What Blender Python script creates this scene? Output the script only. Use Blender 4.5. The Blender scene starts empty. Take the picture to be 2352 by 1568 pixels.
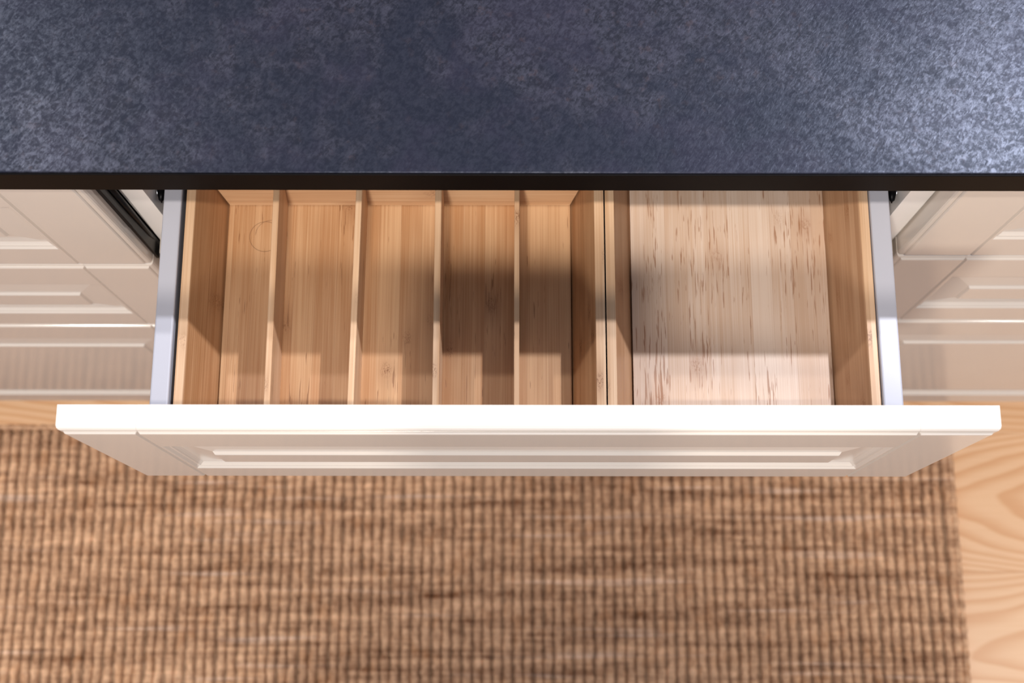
import bpy, bmesh, math, random
from mathutils import Vector, Matrix
random.seed(7)
S = bpy.context.scene
MM = 0.001
# ---------------------------------------------------------------- camera, world, lamps, exposure
cam_d = bpy.data.cameras.new('camera')
cam = bpy.data.objects.new('camera', cam_d)
S.collection.objects.link(cam)
R3 = Matrix(((9.99988281e-01, -8.76703408e-04, 4.76120685e-03),
             (1.99852061e-03, 9.70512921e-01, -2.41040820e-01),
             (-4.40949146e-03, 2.41047510e-01, 9.70503299e-01)))
cam.matrix_world = Matrix.Translation((-0.0060334, -0.3198279, 1.683271)) @ R3.to_4x4()
cam_d.sensor_width = 36.0
cam_d.lens = 2975.82 / 2352 * 36.0
cam_d.clip_start = 0.02
cam_d.dof.use_dof = True
cam_d.dof.focus_distance = 0.92
cam_d.dof.aperture_fstop = 7.0
S.camera = cam

W = bpy.data.worlds.new('world'); S.world = W
W.use_nodes = True
W.node_tree.nodes['Background'].inputs['Color'].default_value = (0.84, 0.90, 1.08, 1)
W.node_tree.nodes['Background'].inputs['Strength'].default_value = 0.52

def lamp(name, loc, power, radius, col=(1, 1, 1)):
    l = bpy.data.lights.new(name, 'POINT'); l.energy = power; l.shadow_soft_size = radius; l.color = col
    o = bpy.data.objects.new(name, l); S.collection.objects.link(o); o.location = loc
    return o
def spot(name, loc, aim, power, deg, radius, col):
    l = bpy.data.lights.new(name, 'SPOT'); l.energy = power; l.shadow_soft_size = radius; l.color = col
    l.spot_size = math.radians(deg); l.spot_blend = 1.0
    o = bpy.data.objects.new(name, l); S.collection.objects.link(o); o.location = loc
    o.rotation_euler = (Vector(aim) - Vector(loc)).to_track_quat('-Z', 'Y').to_euler()
    return o
lamp('spot_lamp', (1.03, 0.56, 2.40), 160, 0.022, (0.88, 0.90, 1.0))   # ceiling lamps over the worktop
lamp('spot_lamp', (-1.12, 0.69, 2.40), 48, 0.022, (0.96, 0.94, 0.98))
spot('aimed_spot', (-0.022, -0.560, 2.70), (0.04, 0.22, 0.9), 124, 40, 0.024, (1, 0.91, 0.84))   # swivel spot turned to the worktop edge
spot('aisle_spot', (-1.05, -0.55, 2.40), (-1.05, -0.50, 0), 215, 55, 0.03, (1, 0.95, 0.90))   # downlights over the aisle
spot('aisle_spot', (1.20, -0.55, 2.40), (1.20, -0.50, 0), 190, 55, 0.03, (1, 0.95, 0.90))
spot('far_spot', (-0.30, -1.55, 2.40), (0.05, 0.25, 0.85), 132, 50, 0.10, (1, 0.93, 0.87))       # lamp of the next row, behind the photographer
wl = bpy.data.lights.new('window_light', 'AREA'); wl.shape = 'RECTANGLE'; wl.size = 1.2; wl.size_y = 1.3
wl.energy = 30; wl.color = (0.62, 0.74, 1.0)
wo = bpy.data.objects.new('window_light', wl); S.collection.objects.link(wo)
wo.location = (2.3, 1.5, 1.75)
wo.rotation_euler = (Vector((0.3, 0, 0.9)) - Vector(wo.location)).to_track_quat('-Z', 'Y').to_euler()

S.view_settings.view_transform = 'Standard'
S.view_settings.look = 'None'
S.view_settings.gamma = 1
S.view_settings.use_curve_mapping = False
S.view_settings.exposure = 0.0

# ---------------------------------------------------------------- helpers
def link(o): S.collection.objects.link(o); return o
def make(name, bm, mat, parent=None, label=None, smooth=False):
    """bm in world millimetres; object origin goes to the centre of its base"""
    vs = bm.verts
    lo = [min(v.co[i] for v in vs) for i in range(3)]; hi = [max(v.co[i] for v in vs) for i in range(3)]
    c = Vector(((lo[0]+hi[0])/2, (lo[1]+hi[1])/2, lo[2]))
    for v in vs: v.co = (v.co - c) * MM
    bmesh.ops.recalc_face_normals(bm, faces=bm.faces)
    me = bpy.data.meshes.new(name); bm.to_mesh(me); bm.free()
    if smooth:
        for p in me.polygons: p.use_smooth = True
    if mat: me.materials.append(mat)
    o = link(bpy.data.objects.new(name, me))
    put(o, c * MM, parent)
    if label: o['label'] = label
    return o
WORLD = {}
def put(o, w, parent):
    w = Vector(w); WORLD[o.name] = w
    if parent is not None:
        o.parent = parent; o.location = w - WORLD[parent.name]
    else: o.location = w
def thing(name, loc, label, cat):
    o = link(bpy.data.objects.new(name, None)); o.empty_display_size = 0.05
    put(o, Vector(loc) * MM, None); o['label'] = label; o['category'] = cat
    return o
def hexa(bm, b, t):
    vs = [bm.verts.new(p) for p in list(b) + list(t)]
    for f in ((3, 2, 1, 0), (4, 5, 6, 7), (0, 1, 5, 4), (1, 2, 6, 5), (2, 3, 7, 6), (3, 0, 4, 7)):
        bm.faces.new([vs[i] for i in f])
def box(bm, x0, x1, y0, y1, z0, z1):
    hexa(bm, [(x0, y0, z0), (x1, y0, z0), (x1, y1, z0), (x0, y1, z0)], [(x0, y0, z1), (x1, y0, z1), (x1, y1, z1), (x0, y1, z1)])
def bev(bm, r=0.5, seg=2):
    bmesh.ops.recalc_face_normals(bm, faces=bm.faces)
    bmesh.ops.bevel(bm, geom=list(bm.edges), offset=r, segments=seg, profile=0.5, affect='EDGES')
    return bm
def nbox(x0, x1, y0, y1, z0, z1, r=0.5, seg=2):
    bm = bmesh.new(); box(bm, x0, x1, y0, y1, z0, z1); return bev(bm, r, seg) if r else bm
def nhexa(b, t, r=0.4, seg=1):
    bm = bmesh.new(); hexa(bm, b, t); return bev(bm, r, seg) if r else bm
def tube(bm, path, rad, n=12):
    rings = []
    for i, p in enumerate(path):
        p = Vector(p)
        d = (Vector(path[min(i+1, len(path)-1)]) - Vector(path[max(i-1, 0)])).normalized()
        a = d.orthogonal().normalized(); b = d.cross(a)
        r = rad[i] if isinstance(rad, (list, tuple)) else rad
        rings.append([bm.verts.new(p + (a*math.cos(k*2*math.pi/n) + b*math.sin(k*2*math.pi/n))*r) for k in range(n)])
    for A, B in zip(rings, rings[1:]):
        for k in range(n): bm.faces.new((A[k], A[(k+1) % n], B[(k+1) % n], B[k]))
    bm.faces.new(rings[0][::-1]); bm.faces.new(rings[-1])

# ---------------------------------------------------------------- node helper
class NT:
    def __init__(s, name):
        s.m = bpy.data.materials.new(name); s.m.use_nodes = True; s.t = s.m.node_tree
        s.bsdf = s.t.nodes['Principled BSDF']
    def n(s, typ, **kw):
        nd = s.t.nodes.new(typ)
        for k, v in kw.items(): setattr(nd, k, v)
        return nd
    def set(s, sock, v):
        if isinstance(v, bpy.types.NodeSocket): s.t.links.new(v, sock)
        else: sock.default_value = v
    def math(s, op, a, b=0.0, c=0.0, clamp=False):
        nd = s.n('ShaderNodeMath', operation=op); nd.use_clamp = clamp
        s.set(nd.inputs[0], a); s.set(nd.inputs[1], b); s.set(nd.inputs[2], c)
        return nd.outputs[0]
    def vmath(s, op, a, b):
        nd = s.n('ShaderNodeVectorMath', operation=op); s.set(nd.inputs[0], a); s.set(nd.inputs[1], b); return nd.outputs[0]
    def comb(s, x, y, z):
        nd = s.n('ShaderNodeCombineXYZ'); s.set(nd.inputs[0], x); s.set(nd.inputs[1], y); s.set(nd.inputs[2], z); return nd.outputs[0]
    def sep(s, v):
        nd = s.n('ShaderNodeSeparateXYZ'); s.set(nd.inputs[0], v); return nd.outputs
    def noise(s, v, scale=1.0, detail=2.0, rough=0.5, dist=0.0, col=False):
        nd = s.n('ShaderNodeTexNoise'); s.set(nd.inputs['Vector'], v); nd.inputs['Scale'].default_value = scale
        nd.inputs['Detail'].default_value = detail; nd.inputs['Roughness'].default_value = rough; nd.inputs['Distortion'].default_value = dist
        return nd.outputs['Color' if col else 'Fac']
    def white(s, v):
        nd = s.n('ShaderNodeTexWhiteNoise', noise_dimensions='3D'); s.set(nd.inputs['Vector'], v); return nd.outputs['Value']
    def step(s, x, lo, hi, a=0.0, b=1.0):
        nd = s.n('ShaderNodeMapRange', interpolation_type='SMOOTHSTEP'); nd.clamp = True
        s.set(nd.inputs[0], x); s.set(nd.inputs[1], lo); s.set(nd.inputs[2], hi); s.set(nd.inputs[3], a); s.set(nd.inputs[4], b)
        return nd.outputs[0]
    def lin(s, x, lo, hi, a, b):
        nd = s.n('ShaderNodeMapRange'); nd.clamp = True
        s.set(nd.inputs[0], x); s.set(nd.inputs[1], lo); s.set(nd.inputs[2], hi); s.set(nd.inputs[3], a); s.set(nd.inputs[4], b)
        return nd.outputs[0]
    def mix(s, f, a, b, mode='MIX'):
        nd = s.n('ShaderNodeMix', data_type='RGBA', blend_type=mode)
        s.set(nd.inputs[0], f)
        s.set(nd.inputs[6], a if isinstance(a, bpy.types.NodeSocket) else tuple(a) + (1,))
        s.set(nd.inputs[7], b if isinstance(b, bpy.types.NodeSocket) else tuple(b) + (1,))
        return nd.outputs[2]
    def bump(s, h, dist, strength=1.0):
        nd = s.n('ShaderNodeBump'); s.set(nd.inputs['Height'], h); nd.inputs['Distance'].default_value = dist
        nd.inputs['Strength'].default_value = strength
        s.t.links.new(nd.outputs[0], s.bsdf.inputs['Normal'])
    def out(s, col, rough=0.5, spec=0.5):
        s.set(s.bsdf.inputs['Base Color'], col if isinstance(col, bpy.types.NodeSocket) else tuple(col) + (1,))
        s.set(s.bsdf.inputs['Roughness'], rough); s.bsdf.inputs['Specular IOR Level'].default_value = spec
        return s.m
    def coord(s): return s.n('ShaderNodeTexCoord').outputs['Object']
    def rnd(s): return s.n('ShaderNodeObjectInfo').outputs['Random']
def srgb(r, g, b):
    f = lambda c: (c/255)/12.92 if c/255 <= 0.04045 else (((c/255)+0.055)/1.055)**2.4
    return (f(r), f(g), f(b))

# ---------------------------------------------------------------- materials
def paint(name, col, rough=0.3, spec=0.5):
    N = NT(name); c = N.coord()
    n = N.noise(c, 9.0, 2)
    colr = N.mix(N.lin(n, 0.3, 0.7, 0, 1), tuple(x*0.97 for x in col), col)
    # faint brush grain along the height of the front
    x, y, z = N.sep(c)
    g = N.noise(N.comb(N.math('MULTIPLY', x, 420.0), N.math('MULTIPLY', y, 420.0), N.math('MULTIPLY', z, 9.0)), 1.0, 2)
    N.bump(g, 0.00004, 0.35)
    return N.out(colr, rough, spec)
M_front = paint('cream_paint', srgb(211, 200, 187), 0.15)
M_carc = paint('white_melamine', srgb(232, 226, 218), 0.45)
M_side = paint('white_steel', srgb(180, 180, 187), 0.35)
M_black = NT('black_rubber').out((0.0015, 0.0015, 0.002), 0.35, 0.12)
def chrome():
    N = NT('chrome'); N.bsdf.inputs['Metallic'].default_value = 1.0; return N.out((0.8, 0.8, 0.82), 0.2)
M_chrome = chrome()

KB = (0.72, 0.69, 0.70)
def bamboo(name, axis, light, mid, dark, strip=16.5*MM, flecks=1.0, ring=None, fine=1.0):
    """axis: 0 = grain along x, 1 = grain along y"""
    N = NT(name); c = N.coord(); r = N.rnd()
    light, mid, dark = [tuple(v*k for v, k in zip(q, KB)) for q in (light, mid, dark)]
    x, y, z = N.sep(c)
    al, ac = (y, x) if axis == 1 else (x, y)
    ac0 = N.math('ADD', ac, N.math('MULTIPLY', r, 0.37))
    al0 = N.math('ADD', al, N.math('MULTIPLY', r, 3.1))
    sid = N.math('FLOOR', N.math('DIVIDE', N.math('ADD', ac0, N.math('MULTIPLY', z, 0.6)), strip))
    w1 = N.white(N.comb(sid, 3.7, N.math('MULTIPLY', r, 9.0)))
    w2 = N.white(N.comb(sid, 11.3, N.math('MULTIPLY', r, 5.0)))
    als = N.math('ADD', al0, N.math('MULTIPLY', w2, 2.0))
    V = lambda a, b, cc=0.0: N.comb(N.math('MULTIPLY', ac0, a), N.math('MULTIPLY', als, b), N.math('ADD', N.math('MULTIPLY', z, a), N.math('MULTIPLY', w1, 7.0)))
    g1 = N.noise(V(900.0, 7.0), 1.0, 3, 0.6)           # hair fine lines
    g2 = N.noise(V(170.0, 5.0), 1.0, 2, 0.5)           # broader bands
    g3 = N.noise(V(36.0, 9.0), 1.0, 2, 0.5)            # clouds
    g0 = N.noise(V(1900.0, 11.0), 1.0, 1, 0.5)
    t = N.math('ADD', N.math('MULTIPLY', N.math('SUBTRACT', g1, 0.5), 1.5*fine), N.math('MULTIPLY', N.math('SUBTRACT', g2, 0.5), 0.9))
    t = N.math('ADD', t, N.math('MULTIPLY', N.math('SUBTRACT', g0, 0.5), 0.8*fine))
    t = N.math('ADD', t, N.math('MULTIPLY', N.math('SUBTRACT', g3, 0.5), 1.3))
    t = N.math('ADD', t, N.math('MULTIPLY', N.math('SUBTRACT', w1, 0.5), 0.62))
    col = N.mix(N.lin(t, -0.42, 0.42, 0, 1), mid, light)
    # node (knuckle) patches, one every 24 cm along each strip, some of them faint
    q = N.math('DIVIDE', als, 0.24)
    w3 = N.white(N.comb(sid, N.math('FLOOR', q), 2.0))
    w4 = N.white(N.comb(sid, N.math('FLOOR', q), 7.0))
    ctr = N.math('SUBTRACT', N.math('FRACT', N.math('DIVIDE', N.math('ADD', ac0, N.math('MULTIPLY', z, 0.6)), strip)), N.lin(w4, 0, 1, 0.25, 0.75))
    ph = N.math('ABSOLUTE', N.math('SUBTRACT', N.math('FRACT', q), 0.5))
    d2_ = N.math('SQRT', N.math('ADD', N.math('POWER', N.math('MULTIPLY', ph, 0.24/0.0075), 2.0), N.math('POWER', N.math('MULTIPLY', ctr, strip/0.0048), 2.0)))
    wob = N.noise(V(300.0, 150.0), 1.0, 2)
    knuc = N.step(N.math('ADD', d2_, N.math('MULTIPLY', wob, 1.0)), 0.6, 1.7, 1.0, 0.0)
    kn = N.noise(V(760.0, 330.0), 1.0, 2, 0.6, 1.6)
    kst = N.lin(w3, 0.1, 0.9, 0.0, 0.9)
    # elongated dark flecks that spread out from the nodes
    fl = N.noise(V(820.0, 40.0), 1.0, 2, 0.5, 0.3)
    near = N.math('MULTIPLY', N.step(ph, 0.0, 0.30, 0.13, 0.0), w3)
    thr = N.math('SUBTRACT', 0.74 - 0.045*flecks, near)
    area = N.math('MULTIPLY', N.math('SUBTRACT', N.noise(V(75.0, 9.0), 1.0, 1), 0.5), 0.30)
    flm = N.step(N.math('ADD', N.math('SUBTRACT', fl, thr), area), 0.0, 0.05)
    col = N.mix(N.math('MULTIPLY', flm, 0.50 + 0.08*flecks), col, dark)
    soft = N.step(d2_, 0.3, 3.2, 0.30, 0.0)
    col = N.mix(N.math('MULTIPLY', soft, kst), col, dark)
    col = N.mix(N.math('MULTIPLY', N.math('MULTIPLY', knuc, kst), N.step(kn, 0.45, 0.62, 0.0, 0.85)), col, dark)
    # glue line between strips
    fr = N.math('FRACT', N.math('DIVIDE', N.math('ADD', ac0, N.math('MULTIPLY', z, 0.6)), strip))
    gl = N.math('MULTIPLY', N.step(fr, 0.0, 0.03, 1.0, 0.0), 0.35)
    col = N.mix(gl, col, dark)
    if ring:
        cx, cy, rr = ring
        dd = N.math('SQRT', N.math('ADD', N.math('POWER', N.math('SUBTRACT', x, cx), 2.0), N.math('POWER', N.math('SUBTRACT', y, cy), 2.0)))
        rm = N.step(N.math('ABSOLUTE', N.math('SUBTRACT', dd, rr)), 0.00005, 0.00045, 0.5, 0.0)
        d2 = N.math('SQRT', N.math('ADD', N.math('POWER', N.math('SUBTRACT', x, cx+0.0045), 2.0), N.math('POWER', N.math('SUBTRACT', y, cy+0.0012), 2.0)))
        rm2 = N.math('MULTIPLY', N.step(N.math('ABSOLUTE', N.math('SUBTRACT', d2, rr)), 0.00005, 0.0004, 0.45, 0.0), N.step(y, cy, cy+0.003))
        col = N.mix(N.math('MAXIMUM', rm, rm2), col, tuple(0.35*v for v in dark))
    N.bump(N.math('SUBTRACT', g1, N.math('MULTIPLY', flm, 0.6)), 0.00006, 0.5)
    return N.out(col, N.lin(g2, 0.3, 0.7, 0.36, 0.5), 0.4)
WL, WM, WD = srgb(226, 184, 136), srgb(196, 146, 98), srgb(122, 70, 32)
RL, RM, RD = srgb(242, 220, 195), srgb(224, 192, 160), srgb(164, 108, 64)
M_bam_y = bamboo('bamboo_warm', 1, WL, WM, WD, flecks=0.0)
M_bam_x = bamboo('bamboo_warm_cross', 0, srgb(250, 212, 165), srgb(228, 182, 134), WD, flecks=-1.0)
M_bam_wall = bamboo('bamboo_warm_wall', 1, srgb(218, 172, 124), srgb(186, 136, 90), WD, strip=5.3*MM, flecks=-1.0)
M_bam_rim = bamboo('bamboo_pale', 1, srgb(244, 208, 166), srgb(222, 178, 132), WD, strip=5.3*MM, flecks=-2.5, fine=0.9)
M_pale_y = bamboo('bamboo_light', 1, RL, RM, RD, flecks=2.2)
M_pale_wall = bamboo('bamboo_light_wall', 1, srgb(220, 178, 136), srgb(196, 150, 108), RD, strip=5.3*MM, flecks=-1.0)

def slate():
    N = NT('slate_laminate'); c = N.coord()
    big = N.noise(c, 5.0, 3, 0.6, 0.6)
    mid = N.noise(c, 42.0, 4, 0.65, 0.8)
    fin = N.noise(c, 330.0, 3, 0.7, 0.5)
    cell = N.noise(c, 150.0, 2, 0.55, 0.9)
    x, y, z = N.sep(c)
    u = N.math('ADD', N.math('MULTIPLY', x, 0.55), N.math('MULTIPLY', y, 0.83)); v = N.math('SUBTRACT', N.math('MULTIPLY', x, 0.83), N.math('MULTIPLY', y, 0.55))
    hair = N.noise(N.comb(N.math('MULTIPLY', u, 260.0), N.math('MULTIPLY', v, 700.0), 0.0), 1.0, 3, 0.65, 0.7)
    patch = N.step(N.math('ADD', big, N.math('MULTIPLY', N.math('SUBTRACT', mid, 0.5), 0.6)), 0.40, 0.62)
    sp = N.step(N.math('ADD', N.math('ADD', N.math('MULTIPLY', fin, 0.4), N.math('MULTIPLY', hair, 0.3)), N.math('MULTIPLY', cell, 0.3)), 0.41, 0.62)
    col = N.mix(patch, srgb(18, 20, 29), srgb(16, 15, 21))
    col = N.mix(N.math('MULTIPLY', sp, N.lin(patch, 0, 1, 0.16, 0.8)), col, srgb(46, 45, 54))
    brn = N.step(N.noise(c, 110.0, 3, 0.6), 0.58, 0.72)
    col = N.mix(N.math('MULTIPLY', N.math('MULTIPLY', brn, 0.32), N.lin(patch, 0, 1, 0.3, 1.0)), col, srgb(58, 44, 42))
    vio = N.step(N.noise(c, 17.0, 3, 0.6), 0.45, 0.65)
    col = N.mix(N.math('MULTIPLY', vio, 0.35), col, srgb(33, 29, 42))
    N.bump(N.math('ADD', N.math('MULTIPLY', cell, 1.2), N.math('MULTIPLY', hair, 0.8)), 0.00022, 0.5)
    N.bsdf.inputs['Specular Tint'].default_value = (0.74, 0.82, 1.0, 1)
    m = N.out(col, N.lin(sp, 0, 1, 0.42, 0.34), 0.4)
    N.set(N.bsdf.inputs['Specular IOR Level'], N.lin(N.math('ADD', sp, N.math('MULTIPLY', patch, 0.4)), 0.0, 1.4, 0.17, 0.46))
    return m
M_slate = slate()
def edge_mat():
    N = NT('black_edge_strip'); c = N.coord()
    n = N.noise(c, 30.0, 3)
    return N.out(N.mix(n, (0.0012, 0.0008, 0.0009), (0.003, 0.0022, 0.0022)), 0.5, 0.05)
M_edge = edge_mat()

def pine():
    N = NT('pine_plank'); c = N.coord(); r = N.rnd()
    x, y, z = N.sep(c)
    off = N.math('MULTIPLY', r, 17.0)
    wv = N.noise(N.comb(N.math('MULTIPLY', N.math('ADD', x, off), 1.6), N.math('MULTIPLY', y, 5.0), off), 1.0, 2, 0.45)
    w2 = N.noise(N.comb(N.math('MULTIPLY', N.math('ADD', x, off), 5.0), N.math('MULTIPLY', y, 22.0), off), 1.0, 2, 0.5)
    # growth rings of a flat-sawn board: nested arches along its length
    yy = N.math('MULTIPLY', N.math('POWER', N.math('MULTIPLY', y, 17.0), 2.0), 1.0)
    rings = N.math('ADD', N.math('ADD', yy, N.math('MULTIPLY', N.math('ADD', x, off), -5.2)), N.math('ADD', N.math('MULTIPLY', wv, 3.4), N.math('MULTIPLY', w2, 0.5)))
    fr = N.math('FRACT', N.math('MULTIPLY', rings, 2.3))
    late = N.math('MULTIPLY', N.step(fr, 0.25, 0.85), N.step(fr, 0.86, 1.0, 1.0, 0.0))
    fine = N.noise(N.comb(N.math('MULTIPLY', N.math('ADD', x, off), 9.0), N.math('MULTIPLY', y, 500.0), 0.0), 1.0, 3, 0.6)
    a = N.mix(r, srgb(226, 184, 142), srgb(222, 178, 134))
    col = N.mix(N.math('MULTIPLY', late, 0.75), a, srgb(204, 148, 98))
    col = N.mix(N.lin(fine, 0.35, 0.65, 0.0, 0.18), col, srgb(196, 138, 88))
    return N.out(col, 0.42, 0.4)
M_pine = pine()

def jute(name, k):
    N = NT(name); c = N.coord(); r = N.rnd()
    g = N.n('ShaderNodeNewGeometry').outputs['Position']      # the weft colour runs straight across neighbouring ribs
    x, y, z = N.sep(g)
    row = N.noise(N.comb(N.math('MULTIPLY', x, 3.2), N.math('MULTIPLY', y, 62.0), 0.0), 1.0, 3, 0.65)
    row2 = N.noise(N.comb(N.math('MULTIPLY', x, 11.0), N.math('MULTIPLY', y, 150.0), 4.0), 1.0, 2, 0.6)
    tuft = N.noise(g, 95.0, 3, 0.6)
    fib = N.noise(g, 900.0, 2, 0.6)
    t = N.math('ADD', N.math('MULTIPLY', N.math('SUBTRACT', row, 0.5), 2.2), N.math('MULTIPLY', N.math('SUBTRACT', row2, 0.5), 0.9))
    t = N.math('ADD', t, N.math('MULTIPLY', N.math('SUBTRACT', tuft, 0.5), 1.5))
    t = N.math('ADD', t, N.math('MULTIPLY', N.math('SUBTRACT', fib, 0.5), 0.7))
    col = N.mix(N.lin(t, -0.75, 0.75, 0, 1), srgb(112*k, 69*k, 42*k), srgb(248*k, 202*k, 161*k))
    pale = N.step(N.noise(N.comb(N.math('MULTIPLY', x, 4.0), N.math('MULTIPLY', y, 85.0), 9.0), 1.0, 2, 0.5), 0.60, 0.74)
    col = N.mix(N.math('MULTIPLY', pale, 0.4), col, srgb(250*k, 222*k, 200*k))
    org = N.step(N.noise(g, 40.0, 2), 0.52, 0.72)
    col = N.mix(N.math('MULTIPLY', org, 0.22), col, srgb(190*k, 128*k, 76*k))
    N.bump(N.math('ADD', fib, N.math('MULTIPLY', tuft, 1.5)), 0.0012, 0.7)
    return N.out(col, 0.9, 0.15)
M_jute = jute('jute_yarn', 1.0)
M_jute_dark = jute('jute_backing', 0.72)

# ---------------------------------------------------------------- floor of pine planks
def struct(o): o['kind'] = 'structure'; return o
floor = struct(make('floor', nbox(-1700, 1700, -1500, 1100, -30, -12, 0), M_pine))
pw = 180.0
for j in range(-6, 6):
    y0 = -25 + j*pw
    xs = [-1700, -560 + (j*733) % 900 - 450, 1100 + (j*517) % 500, 1700]
    if j == -1: xs = [-1700, -420, 1400, 1700]
    for x0, x1 in zip(xs, xs[1:]):
        bm = nbox(x0+0.08, x1-0.08, y0+0.08, y0+pw-0.08, -12, 0, 0.3, 1)
        make('plank', bm, M_pine, floor)

# ---------------------------------------------------------------- worktop
wt = thing('worktop', (0, 300, 877), 'dark blue-grey slate look worktop running across above the open drawer', 'worktop')
TOPZ = 905.0
wtz = Matrix.Rotation(-0.0014, 3, 'Z')
bm = nbox(-1700, 1700, -15.6, 620, 877.2, TOPZ, 0.8, 3)
for v in bm.verts: v.co = wtz @ v.co
make('slab', bm, M_slate, wt)
bm = nbox(-1700, 1700, -17.0, -15.7, 877.2, TOPZ-0.7, 0.35, 2)
for v in bm.verts: v.co = wtz @ v.co
make('edge_strip', bm, M_edge, wt, 'glossy near-black front edge strip')

# ---------------------------------------------------------------- framed fronts
P = [(0, 13.4), (0.5, 15.0), (1.5, 16.0), (2.6, 16.4), (3.9, 16.45), (4.1, 17.2), (4.8, 18.0), (5.7, 18.3)]
Q = [(0, 18.3), (0.5, 18.0), (1.3, 17.1), (1.9, 16.5), (3.3, 16.4), (3.9, 15.6), (5.0, 14.6), (5.9, 13.95), (6.5, 13.8)]
B = [(0, 13.8), (0.92, 16.1), (0.975, 17.9), (1.0, 18.3)]
def ip(T, x):
    if x <= T[0][0]: return T[0][1]
    for (a, b), (c, d) in zip(T, T[1:]):
        if x <= c: return b + (d-b)*(x-a)/(c-a)
    return T[-1][1]
def front(parent, x0, w, z0, h, yface, js, ox, ozt, ozb, fx, fzt, fzb, tilt=0.0, lab=None):
    """x0,z0: lower left corner; face of the frame at y=yface; js: joint inset; o*: opening insets; f*: field margins inside the opening"""
    yb = yface + 18.3
    def d(x, z):
        v = ip(P, min(x, w-x, z, h-z))
        jd = min(abs(x-js), abs(w-js-x))
        if jd < 1.4: v = min(v, 18.3 - 2.1*(1-jd/1.4))
        a = min(x-ox, w-ox-x, z-ozb, h-ozt-z)
        if a > 0:
            if a <= 6.5: v = min(v, ip(Q, a))
            else:
                b = min((x-ox-6.5)/(fx-6.5), (w-ox-x-6.5)/(fx-6.5), (z-ozb-6.5)/(fzb-6.5), (h-ozt-z-6.5)/(fzt-6.5))
                v = min(v, ip(B, b))
        return v
    bx = [i for i, _ in P] + [js-1.4, js, js+1.4] + [ox+i for i, _ in Q] + [ox+6.5+i*(fx-6.5) for i, _ in B]
    bx = sorted(set(round(v, 3) for v in bx + [w-v for v in bx]))
    bz = [i for i, _ in P] + [ozb+i for i, _ in Q] + [ozb+6.5+i*(fzb-6.5) for i, _ in B]
    bt = [i for i, _ in P] + [ozt+i for i, _ in Q] + [ozt+6.5+i*(fzt-6.5) for i, _ in B]
    bz = sorted(set(round(v, 3) for v in bz + [h-v for v in bt]))
    def piece(name, xa, xb, za, zb, par, label=None):
        X = sorted(set([xa, xb] + [v for v in bx if xa < v < xb])); Z = sorted(set([za, zb] + [v for v in bz if za < v < zb]))
        bm = bmesh.new()
        def T(x, dd, z):
            y = yb - dd; zz = z0 + z
            if tilt:
                y -= (zz-80)*math.tan(tilt)
            return (x0+x, y, zz)
        G = [[bm.verts.new(T(x, d(x, z), z)) for z in Z] for x in X]
        for i in range(len(X)-1):
            for k in range(len(Z)-1):
                a, b, c, e = G[i][k], G[i+1][k], G[i+1][k+1], G[i][k+1]
                dc = d((X[i]+X[i+1])/2, (Z[k]+Z[k+1])/2)
                m1 = (d(X[i], Z[k]) + d(X[i+1], Z[k+1]))/2; m2 = (d(X[i+1], Z[k]) + d(X[i], Z[k+1]))/2
                if abs(m1-m2) < 1e-5: bm.faces.new((a, b, c, e))
                elif abs(m1-dc) < abs(m2-dc): bm.faces.new((a, b, c)); bm.faces.new((a, c, e))
                else: bm.faces.new((a, b, e)); bm.faces.new((b, c, e))
        loop = [G[i][0] for i in range(len(X))] + [G[-1][k] for k in range(1, len(Z))] + [G[i][-1] for i in range(len(X)-2, -1, -1)] + [G[0][k] for k in range(len(Z)-2, 0, -1)]
        base = []
        co = [(x, Z[0]) for x in X] + [(X[-1], z) for z in Z[1:]] + [(x, Z[-1]) for x in X[-2::-1]] + [(X[0], z) for z in Z[-2:0:-1]]
        for (x, z) in co: base.append(bm.verts.new(T(x, 0.0, z)))
        n = len(loop)
        for k in range(n): bm.faces.new((loop[k], base[k], base[(k+1) % n], loop[(k+1) % n]))
        bm.faces.new(base)
        return make(name, bm, M_front, par, label)
    g = 0.04
    pan = piece('drawer_front', js+g, w-js-g, ozb, h-ozt, parent, lab)
    piece('stile', 0, js-g, 0, h, pan); piece('stile', w-js+g, w, 0, h, pan)
    piece('rail', js+g, w-js-g, 0, ozb, pan); piece('rail', js+g, w-js-g, h-ozt, h, pan)
    return pan

# ---------------------------------------------------------------- middle cabinet with the open drawer
E = 177.3
cab = thing('base_cabinet', (0, 300, 0), 'cream kitchen cabinet in the middle with its top drawer pulled wide open', 'cabinet')
for s in (-1, 1):
    xs = sorted((s*282, s*300))
    make('side_panel', nbox(xs[0], xs[1], 17, 585, 80, 877, 0.4), M_carc, cab, 'white side panel with bare front edge')
make('back_panel', nbox(-281.5, 281.5, 580, 585, 81, 876, 0), M_carc, cab)
make('bottom_panel', nbox(-281.5, 281.5, 17, 579.5, 80, 98, 0), M_carc, cab)
make('plinth', nbox(-300, 300, 60, 76, 0, 79.5, 0), M_front, cab)
pan = front(cab, -298.5, 597, 680, 197, -E-1.95, 50.8, 53.5, 52, 45, 28, 37, 32, 0.0, 'framed cream front of the open drawer')
front(cab, -298.5, 597, 480, 197, 0, 56, 59, 52, 45, 30, 37, 32)
front(cab, -298.5, 597, 80, 397, 0, 56, 59, 52, 45, 30, 37, 32)
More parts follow.
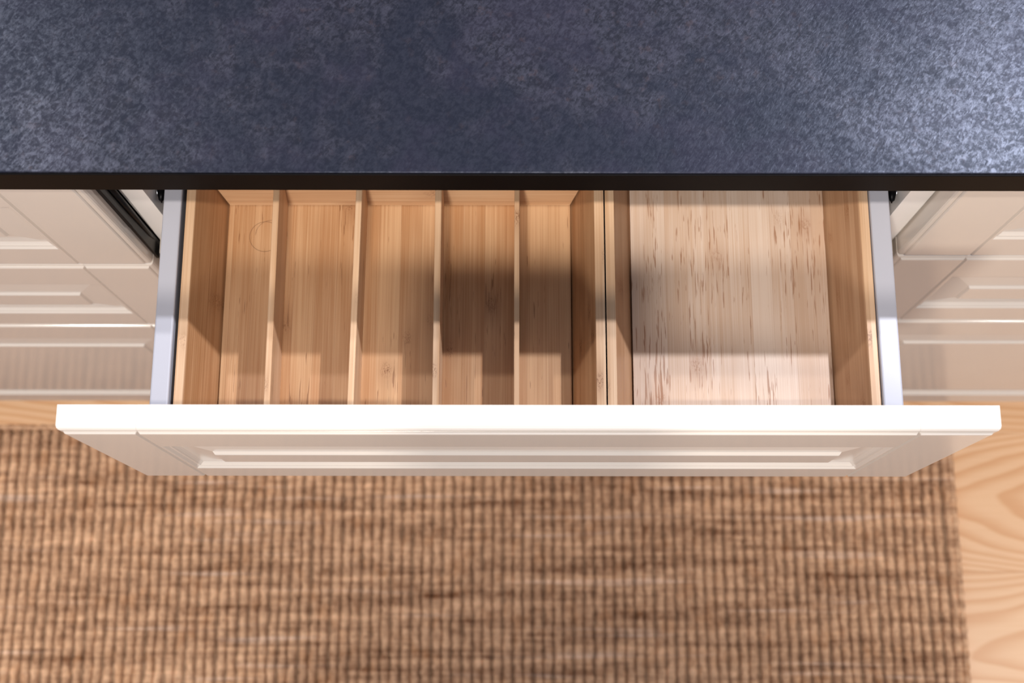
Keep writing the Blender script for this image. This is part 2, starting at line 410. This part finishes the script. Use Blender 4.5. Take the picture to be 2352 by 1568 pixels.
# steel drawer box
yf = -E - 1.95 + 18.3 + 0.2
ZS = 760.0
make('drawer_bottom', nbox(-262, 260, yf, 340, 693, 708.4, 0.3), M_side, cab)
for s, xi, xo in ((-1, -260.6, -274.2), (1, 258.9, 273.6)):
    xs = sorted((xi, xo))
    bm = bmesh.new()
    # hollow steel profile: outer skin with a rounded top
    prof = [(xs[0], 690), (xs[1], 690), (xs[1], ZS-1.2), (xs[1]-0.5, ZS-0.3), (xs[1]-1.4, ZS), (xs[0]+1.4, ZS), (xs[0]+0.5, ZS-0.3), (xs[0], ZS-1.2)]
    a = [bm.verts.new((x, yf, z)) for x, z in prof]; b = [bm.verts.new((x, 345, z)) for x, z in prof]
    n = len(prof)
    for k in range(n): bm.faces.new((a[k], a[(k+1) % n], b[(k+1) % n], b[k]))
    bm.faces.new(a[::-1]); bm.faces.new(b)
    sd = make('drawer_side', bm, M_side, cab, 'white steel drawer side')
    # black damper hanging on the outside of the side, with a chrome tip
    xr = s*277.9
    bm = bmesh.new(); tube(bm, [(xr, 20.5, 751), (xr, 22, 752.6), (xr, 26, 753.6), (xr, 40, 754), (xr, 240, 754)], [0.6, 2.0, 3.0, 3.3, 3.3], 14)
    make('damper', bm, M_black, sd, 'black damper rod', True)
    bm = bmesh.new(); tube(bm, [(xr+s*2.4, 25, 756.2), (xr+s*3.1, 29, 756.6), (xr+s*3.3, 36, 756.6)], [0.35, 0.6, 0.6], 8)
    make('damper_clip', bm, M_chrome, sd, 'bright metal clip', True)
make('drawer_back', nbox(-260, 258, 345.3, 357, 693, 760, 0.3), M_side, cab)
for s in (-1, 1):
    xs = sorted((s*277, s*281.6))
    make('runner', nbox(xs[0], xs[1], 22, 520, 680, 712, 0.5), M_carc, cab)

# ---------------------------------------------------------------- trays in the drawer
ZR, ZF, ZB = 756.0, 715.0, 709.0
YF0, YF1 = yf + 1.5, -139.0          # front wall: rim outer y, floor y
REAR = 338.0
def tray_wall(parent, name, xo_t, xi_t, xo_b, xi_b, ya, yb_, mat):
    """side wall leaning outwards; outer/inner x at the rim (t) and at the floor (b)"""
    x = sorted((xo_t, xi_t)); xb = sorted((xo_b, xi_b))
    return make(name, nhexa([(xb[0], ya, ZB), (xb[1], ya, ZB), (xb[1], yb_, ZB), (xb[0], yb_, ZB)],
                            [(x[0], ya, ZR), (x[1], ya, ZR), (x[1], yb_, ZR), (x[0], yb_, ZR)], 0.35), mat, parent)
tray = thing('cutlery_tray', (-100, 90, ZB), 'warm bamboo cutlery tray with four dividers in the left part of the drawer', 'tray')
def ring_local(): return ( -204.9 - (-99.8), 0, 0)
L0, L1, F0, F1 = -257.7, 58.4, -234.3, 34.8
tray_wall(tray, 'side_wall', L0, -250.9, -241.0, F0+0.2, YF0, REAR, M_bam_wall)
tray_wall(tray, 'side_wall', L1, 51.3, 42.0, F1-0.2, YF0, REAR, M_bam_wall)
# bare pale rims glued along the wall tops
make('rim', nbox(L0, -250.9, YF0, REAR, ZR+0.02, ZR+0.6, 0.15, 1), M_bam_rim, tray)
make('rim', nbox(51.3, L1, YF0, REAR, ZR+0.02, ZR+0.6, 0.15, 1), M_bam_rim, tray)
bc = Vector(((F0+F1)/2, (YF1 + REAR)/2))
def atring(): return ((-205.0-bc.x)*MM, (5.5-bc.y)*MM, 12.3*MM)
M_base = bamboo('bamboo_warm_base', 1, WL, WM, WD, flecks=0.7, ring=atring())
make('tray_base', nbox(F0, F1, YF1, REAR, ZB, ZF, 0), M_base, tray)
# cross wall at the back of the visible compartments, leaning backwards, and the front wall
make('cross_wall', nhexa([(F0, 31.5, ZF), (F1, 31.5, ZF), (F1, 38, ZF), (F0, 38, ZF)], [(-250.9, 49.0, ZR-0.5), (51.3, 49.0, ZR-0.5), (51.3, 55.5, ZR-0.5), (-250.9, 55.5, ZR-0.5)], 0.3), M_bam_x, tray)
make('front_wall', nhexa([(F0, YF1-6, ZF), (F1, YF1-6, ZF), (F1, YF1, ZF), (F0, YF1, ZF)], [(-250.9, YF0, ZR-0.5), (51.3, YF0, ZR-0.5), (51.3, YF0+6, ZR-0.5), (-250.9, YF0+6, ZR-0.5)], 0.3), M_bam_x, tray)
make('rear_wall', nhexa([(F0, REAR-6, ZF), (F1, REAR-6, ZF), (F1, REAR, ZF), (F0, REAR, ZF)], [(-250.8, REAR-6, ZR-0.5), (51.2, REAR-6, ZR-0.5), (51.2, REAR, ZR-0.5), (-250.8, REAR, ZR-0.5)], 0.3), M_bam_x, tray)
DZ = ZR - 2.0
for xf, xb_, wd in ((-192.3, -192.6, 4.7), (-131.0, -129.6, 4.7), (-69.0, -69.3, 4.9), (-9.2, -9.0, 3.9)):
    def X(y): return xf + (xb_-xf)*(y+135)/165
    ya, yt, ybk = YF1, YF0+6.5, 31.4
    make('divider', nhexa([(X(ya), ya, ZF), (X(ya)+wd, ya, ZF), (X(ybk)+wd, ybk, ZF), (X(ybk), ybk, ZF)],
                          [(X(yt), yt, DZ), (X(yt)+wd, yt, DZ), (X(47.8)+wd, 47.8, DZ), (X(47.8), 47.8, DZ)], 0.35), M_bam_rim, tray)

box_t = thing('storage_tray', (159, 90, ZB), 'pale open bamboo tray without dividers in the right part of the drawer', 'tray')
R0, R1, G0, G1 = 59.4, 258.4, 82.2, 234.4
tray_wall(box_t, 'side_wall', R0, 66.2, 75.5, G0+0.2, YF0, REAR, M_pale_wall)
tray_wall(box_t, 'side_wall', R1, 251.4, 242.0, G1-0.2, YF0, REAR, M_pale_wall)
make('rim', nbox(R0, 66.2, YF0, REAR, ZR+0.02, ZR+0.6, 0.15, 1), M_bam_rim, box_t)
make('rim', nbox(251.4, R1, YF0, REAR, ZR+0.02, ZR+0.6, 0.15, 1), M_bam_rim, box_t)
make('tray_base', nbox(G0, G1, YF1, REAR, ZB, ZF, 0), M_pale_y, box_t)
make('front_wall', nhexa([(G0, YF1-6, ZF), (G1, YF1-6, ZF), (G1, YF1, ZF), (G0, YF1, ZF)], [(66.2, YF0, ZR-0.5), (251.4, YF0, ZR-0.5), (251.4, YF0+6, ZR-0.5), (66.2, YF0+6, ZR-0.5)], 0.3), M_bam_x, box_t)
make('rear_wall', nhexa([(G0, REAR-6, ZF), (G1, REAR-6, ZF), (G1, REAR, ZF), (G0, REAR, ZF)], [(66.3, REAR-6, ZR-0.5), (251.3, REAR-6, ZR-0.5), (251.3, REAR, ZR-0.5), (66.3, REAR, ZR-0.5)], 0.3), M_bam_x, box_t)

# ---------------------------------------------------------------- neighbouring cabinets
rc = thing('base_cabinet', (600, 300, 0), 'cream kitchen cabinet with closed framed fronts, right of the open drawer', 'cabinet')
make('side_panel', nbox(300.6, 318.6, 19, 585, 80, 877, 0.4), M_carc, rc)
make('side_panel', nbox(881, 899, 19, 585, 80, 877, 0.4), M_carc, rc)
make('plinth', nbox(300.5, 900, 60, 76, 0, 79.5, 0), M_front, rc)
for z0, h in ((680, 197), (480, 197), (80, 397)):
    front(rc, 301.8, 597, z0, h, 0.0, 57, 60, 52, 45, 29, 37, 32)
lc = thing('base_cabinet', (-600, 300, 0), 'cream framed cabinet front left of the open drawer, standing slightly ajar before a black edge', 'cabinet')
make('side_panel', nbox(-899, -881, 24, 585, 80, 877, 0.4), M_carc, lc)
make('plinth', nbox(-900, -300.5, 60, 76, 0, 79.5, 0), M_front, lc)
for z0, h in ((680, 197), (480, 197), (80, 397)):
    front(lc, -900.2, 597, z0, h, 0.0, 57, 60, 52, 45, 29, 37, 32, 0.0129)
# black door body and seal behind the ajar front
make('door_body', nbox(-890, -304.5, 18.6, 50, 100, 872, 0.6), M_black, lc, 'black appliance door body')
bm = bmesh.new(); tube(bm, [(-301.4, 13.2, 684), (-300.9, 12.6, 700), (-300.7, 12.2, 760), (-300.6, 12.0, 868)], [0.5, 1.6, 2.6, 3.0], 18)
make('door_seal', bm, M_black, lc, 'black round door seal', True)
make('seal_strip', nbox(-303.1, -300.9, 2.5, 16.6, 668, 868, 0.5), M_black, lc, 'black strip behind the ajar front')
make('latch_strip', nbox(-303.1, -300.1, 2.2, 6.5, 746, 868, 0.4), M_black, lc, 'black latch strip')
# ---------------------------------------------------------------- jute rug
rug = thing('rug', (-300, -500, 0), 'brown ribbed jute rug lying on the pine floor below the drawer', 'rug')
RX0, RX1, RY0, RY1 = -860.0, 555.0, -640.0, -21.0
make('rug_backing', nbox(RX0+4, RX1-5, RY0+4, RY1-4, 0.3, 4.0, 0.8), M_jute_dark, rug)
pitch = 12.9
nr = int((RX1-RX0)/pitch)
def rib_mesh(seed):
    rnd = random.Random(seed)
    bm = bmesh.new()
    L = RY1-RY0; ns = 104
    rings = []
    ph = rnd.random()*6; ph2 = rnd.random()*6
    for i in range(ns+1):
        y = -L/2 + L*i/ns
        b = math.sin(y/L*2*math.pi*46 + ph)              # loops of yarn along the rib
        hw = 5.2 + 0.5*b + rnd.uniform(-0.45, 0.45)
        hh = 5.7 + 0.9*b + rnd.uniform(-0.5, 0.5)
        if i in (0, ns): hh = 2.2; hw = 4.4
        cx = 0.7*math.sin(y*0.021+ph2) + 0.4*math.sin(y*0.13+ph) + rnd.uniform(-0.25, 0.25)
        row = []
        for a in (0, 32, 64, 96, 128, 160, 180):
            a2 = math.radians(a if a < 180 else 180)
            row.append(bm.verts.new((cx + hw*math.cos(a2) + 0.5*math.sin(y*0.9+a), y, 3.0 + max(0, hh*math.sin(a2)) )))
        rings.append(row)
    for A, B_ in zip(rings, rings[1:]):
        for k in range(6): bm.faces.new((A[k], A[k+1], B_[k+1], B_[k]))
        bm.faces.new((A[6], A[0], B_[0], B_[6]))
    bm.faces.new(rings[0]); bm.faces.new(rings[-1][::-1])
    bmesh.ops.recalc_face_normals(bm, faces=bm.faces)
    for v in bm.verts: v.co *= MM
    me = bpy.data.meshes.new('rib'); bm.to_mesh(me); bm.free()
    for p in me.polygons: p.use_smooth = True
    me.materials.append(M_jute)
    return me
variants = [rib_mesh(s) for s in range(14)]
for i in range(nr):
    o = link(bpy.data.objects.new('rib', random.choice(variants)))
    x = RX1 - pitch*(i+0.5) + random.uniform(-0.35, 0.35)
    put(o, Vector((x, (RY0+RY1)/2 + random.uniform(-1.5, 1.5), 0)) * MM, rug)
    o.rotation_euler = (0, 0, random.uniform(-0.0012, 0.0012) + (math.pi if random.random() < 0.5 else 0))
# knotted selvage along the right edge and the end binding towards the cabinets
def binding(name, pts, r):
    rnd = random.Random(5); bm = bmesh.new(); path = []; rad = []
    L = (Vector(pts[1])-Vector(pts[0])).length; n = int(L/3.2)
    for i in range(n+1):
        p = Vector(pts[0]).lerp(Vector(pts[1]), i/n)
        k = math.sin(i*1.35)
        path.append(p + Vector((rnd.uniform(-.5, .5), rnd.uniform(-.5, .5), 0.3*k))); rad.append(r + 0.55*k + rnd.uniform(-.4, .4))
    tube(bm, path, rad, 8)
    return make(name, bm, M_jute, rug, None, True)
binding('selvage', [(RX1+1.2, RY0, 5.6), (RX1+1.2, RY1+1, 5.6)], 4.6)
binding('end_binding', [(RX0, RY1+1.0, 3.6), (RX1+2, RY1+1.0, 3.6)], 3.2)

# ---------------------------------------------------------------- added, unseen camera body sized to shade the tray, on an invented boom stand
ax = R3 @ Vector((0, 0, 1)); cx_ = R3 @ Vector((1, 0, 0)); cy_ = R3 @ Vector((0, 1, 0))
C0 = Vector((-0.0060334, -0.3198279, 1.683271)) * 1000
M_cam = NT('added_camera_black').out((0.012, 0.012, 0.012), 0.5, 0.4)
shade_cam = thing('added_camera', tuple(C0 + ax*110), 'added unseen black camera body that shades the drawer, lens pointing down', 'camera')
def inframe(bm):
    for v in bm.verts:
        p = v.co.copy(); v.co = C0 + cx_*p.x + cy_*p.y + ax*p.z
    return bm
make('body', inframe(nbox(-48, 42, -46, 40, 74, 128, 5, 3)), M_cam, shade_cam)
bm = bmesh.new(); tube(bm, [(0, 0, 12), (0, 0, 16), (0, 0, 60), (0, 0, 73.5)], [30, 33, 33, 29], 40)
make('lens', inframe(bm), M_cam, shade_cam)
tri = thing('added_tripod', (960, -680, 0), 'added unseen black stand with a boom arm, right of the rug, holding the added camera body', 'added_tripod')  # made-up support, out of view, only holds up the shading camera body
base = C0 + ax*100 + cx_*42.5
bm = bmesh.new(); tube(bm, [base, base + Vector((60, -10, 0)), Vector((1010, -720, base.z))], 8, 12)
make('boom_arm', bm, M_cam, tri)
bm = bmesh.new(); tube(bm, [(960, -680, 700), (960, -680, base.z+10)], 13, 12)
make('column', bm, M_cam, tri)
for a in (90, 210, 330):
    dx, dy = math.cos(math.radians(a))*250, math.sin(math.radians(a))*250
    bm = bmesh.new(); tube(bm, [(960+dx*0.05, -680+dy*0.05, 900), (960+dx, -680+dy, 5)], [13, 9], 10)
    make('leg', bm, M_cam, tri)
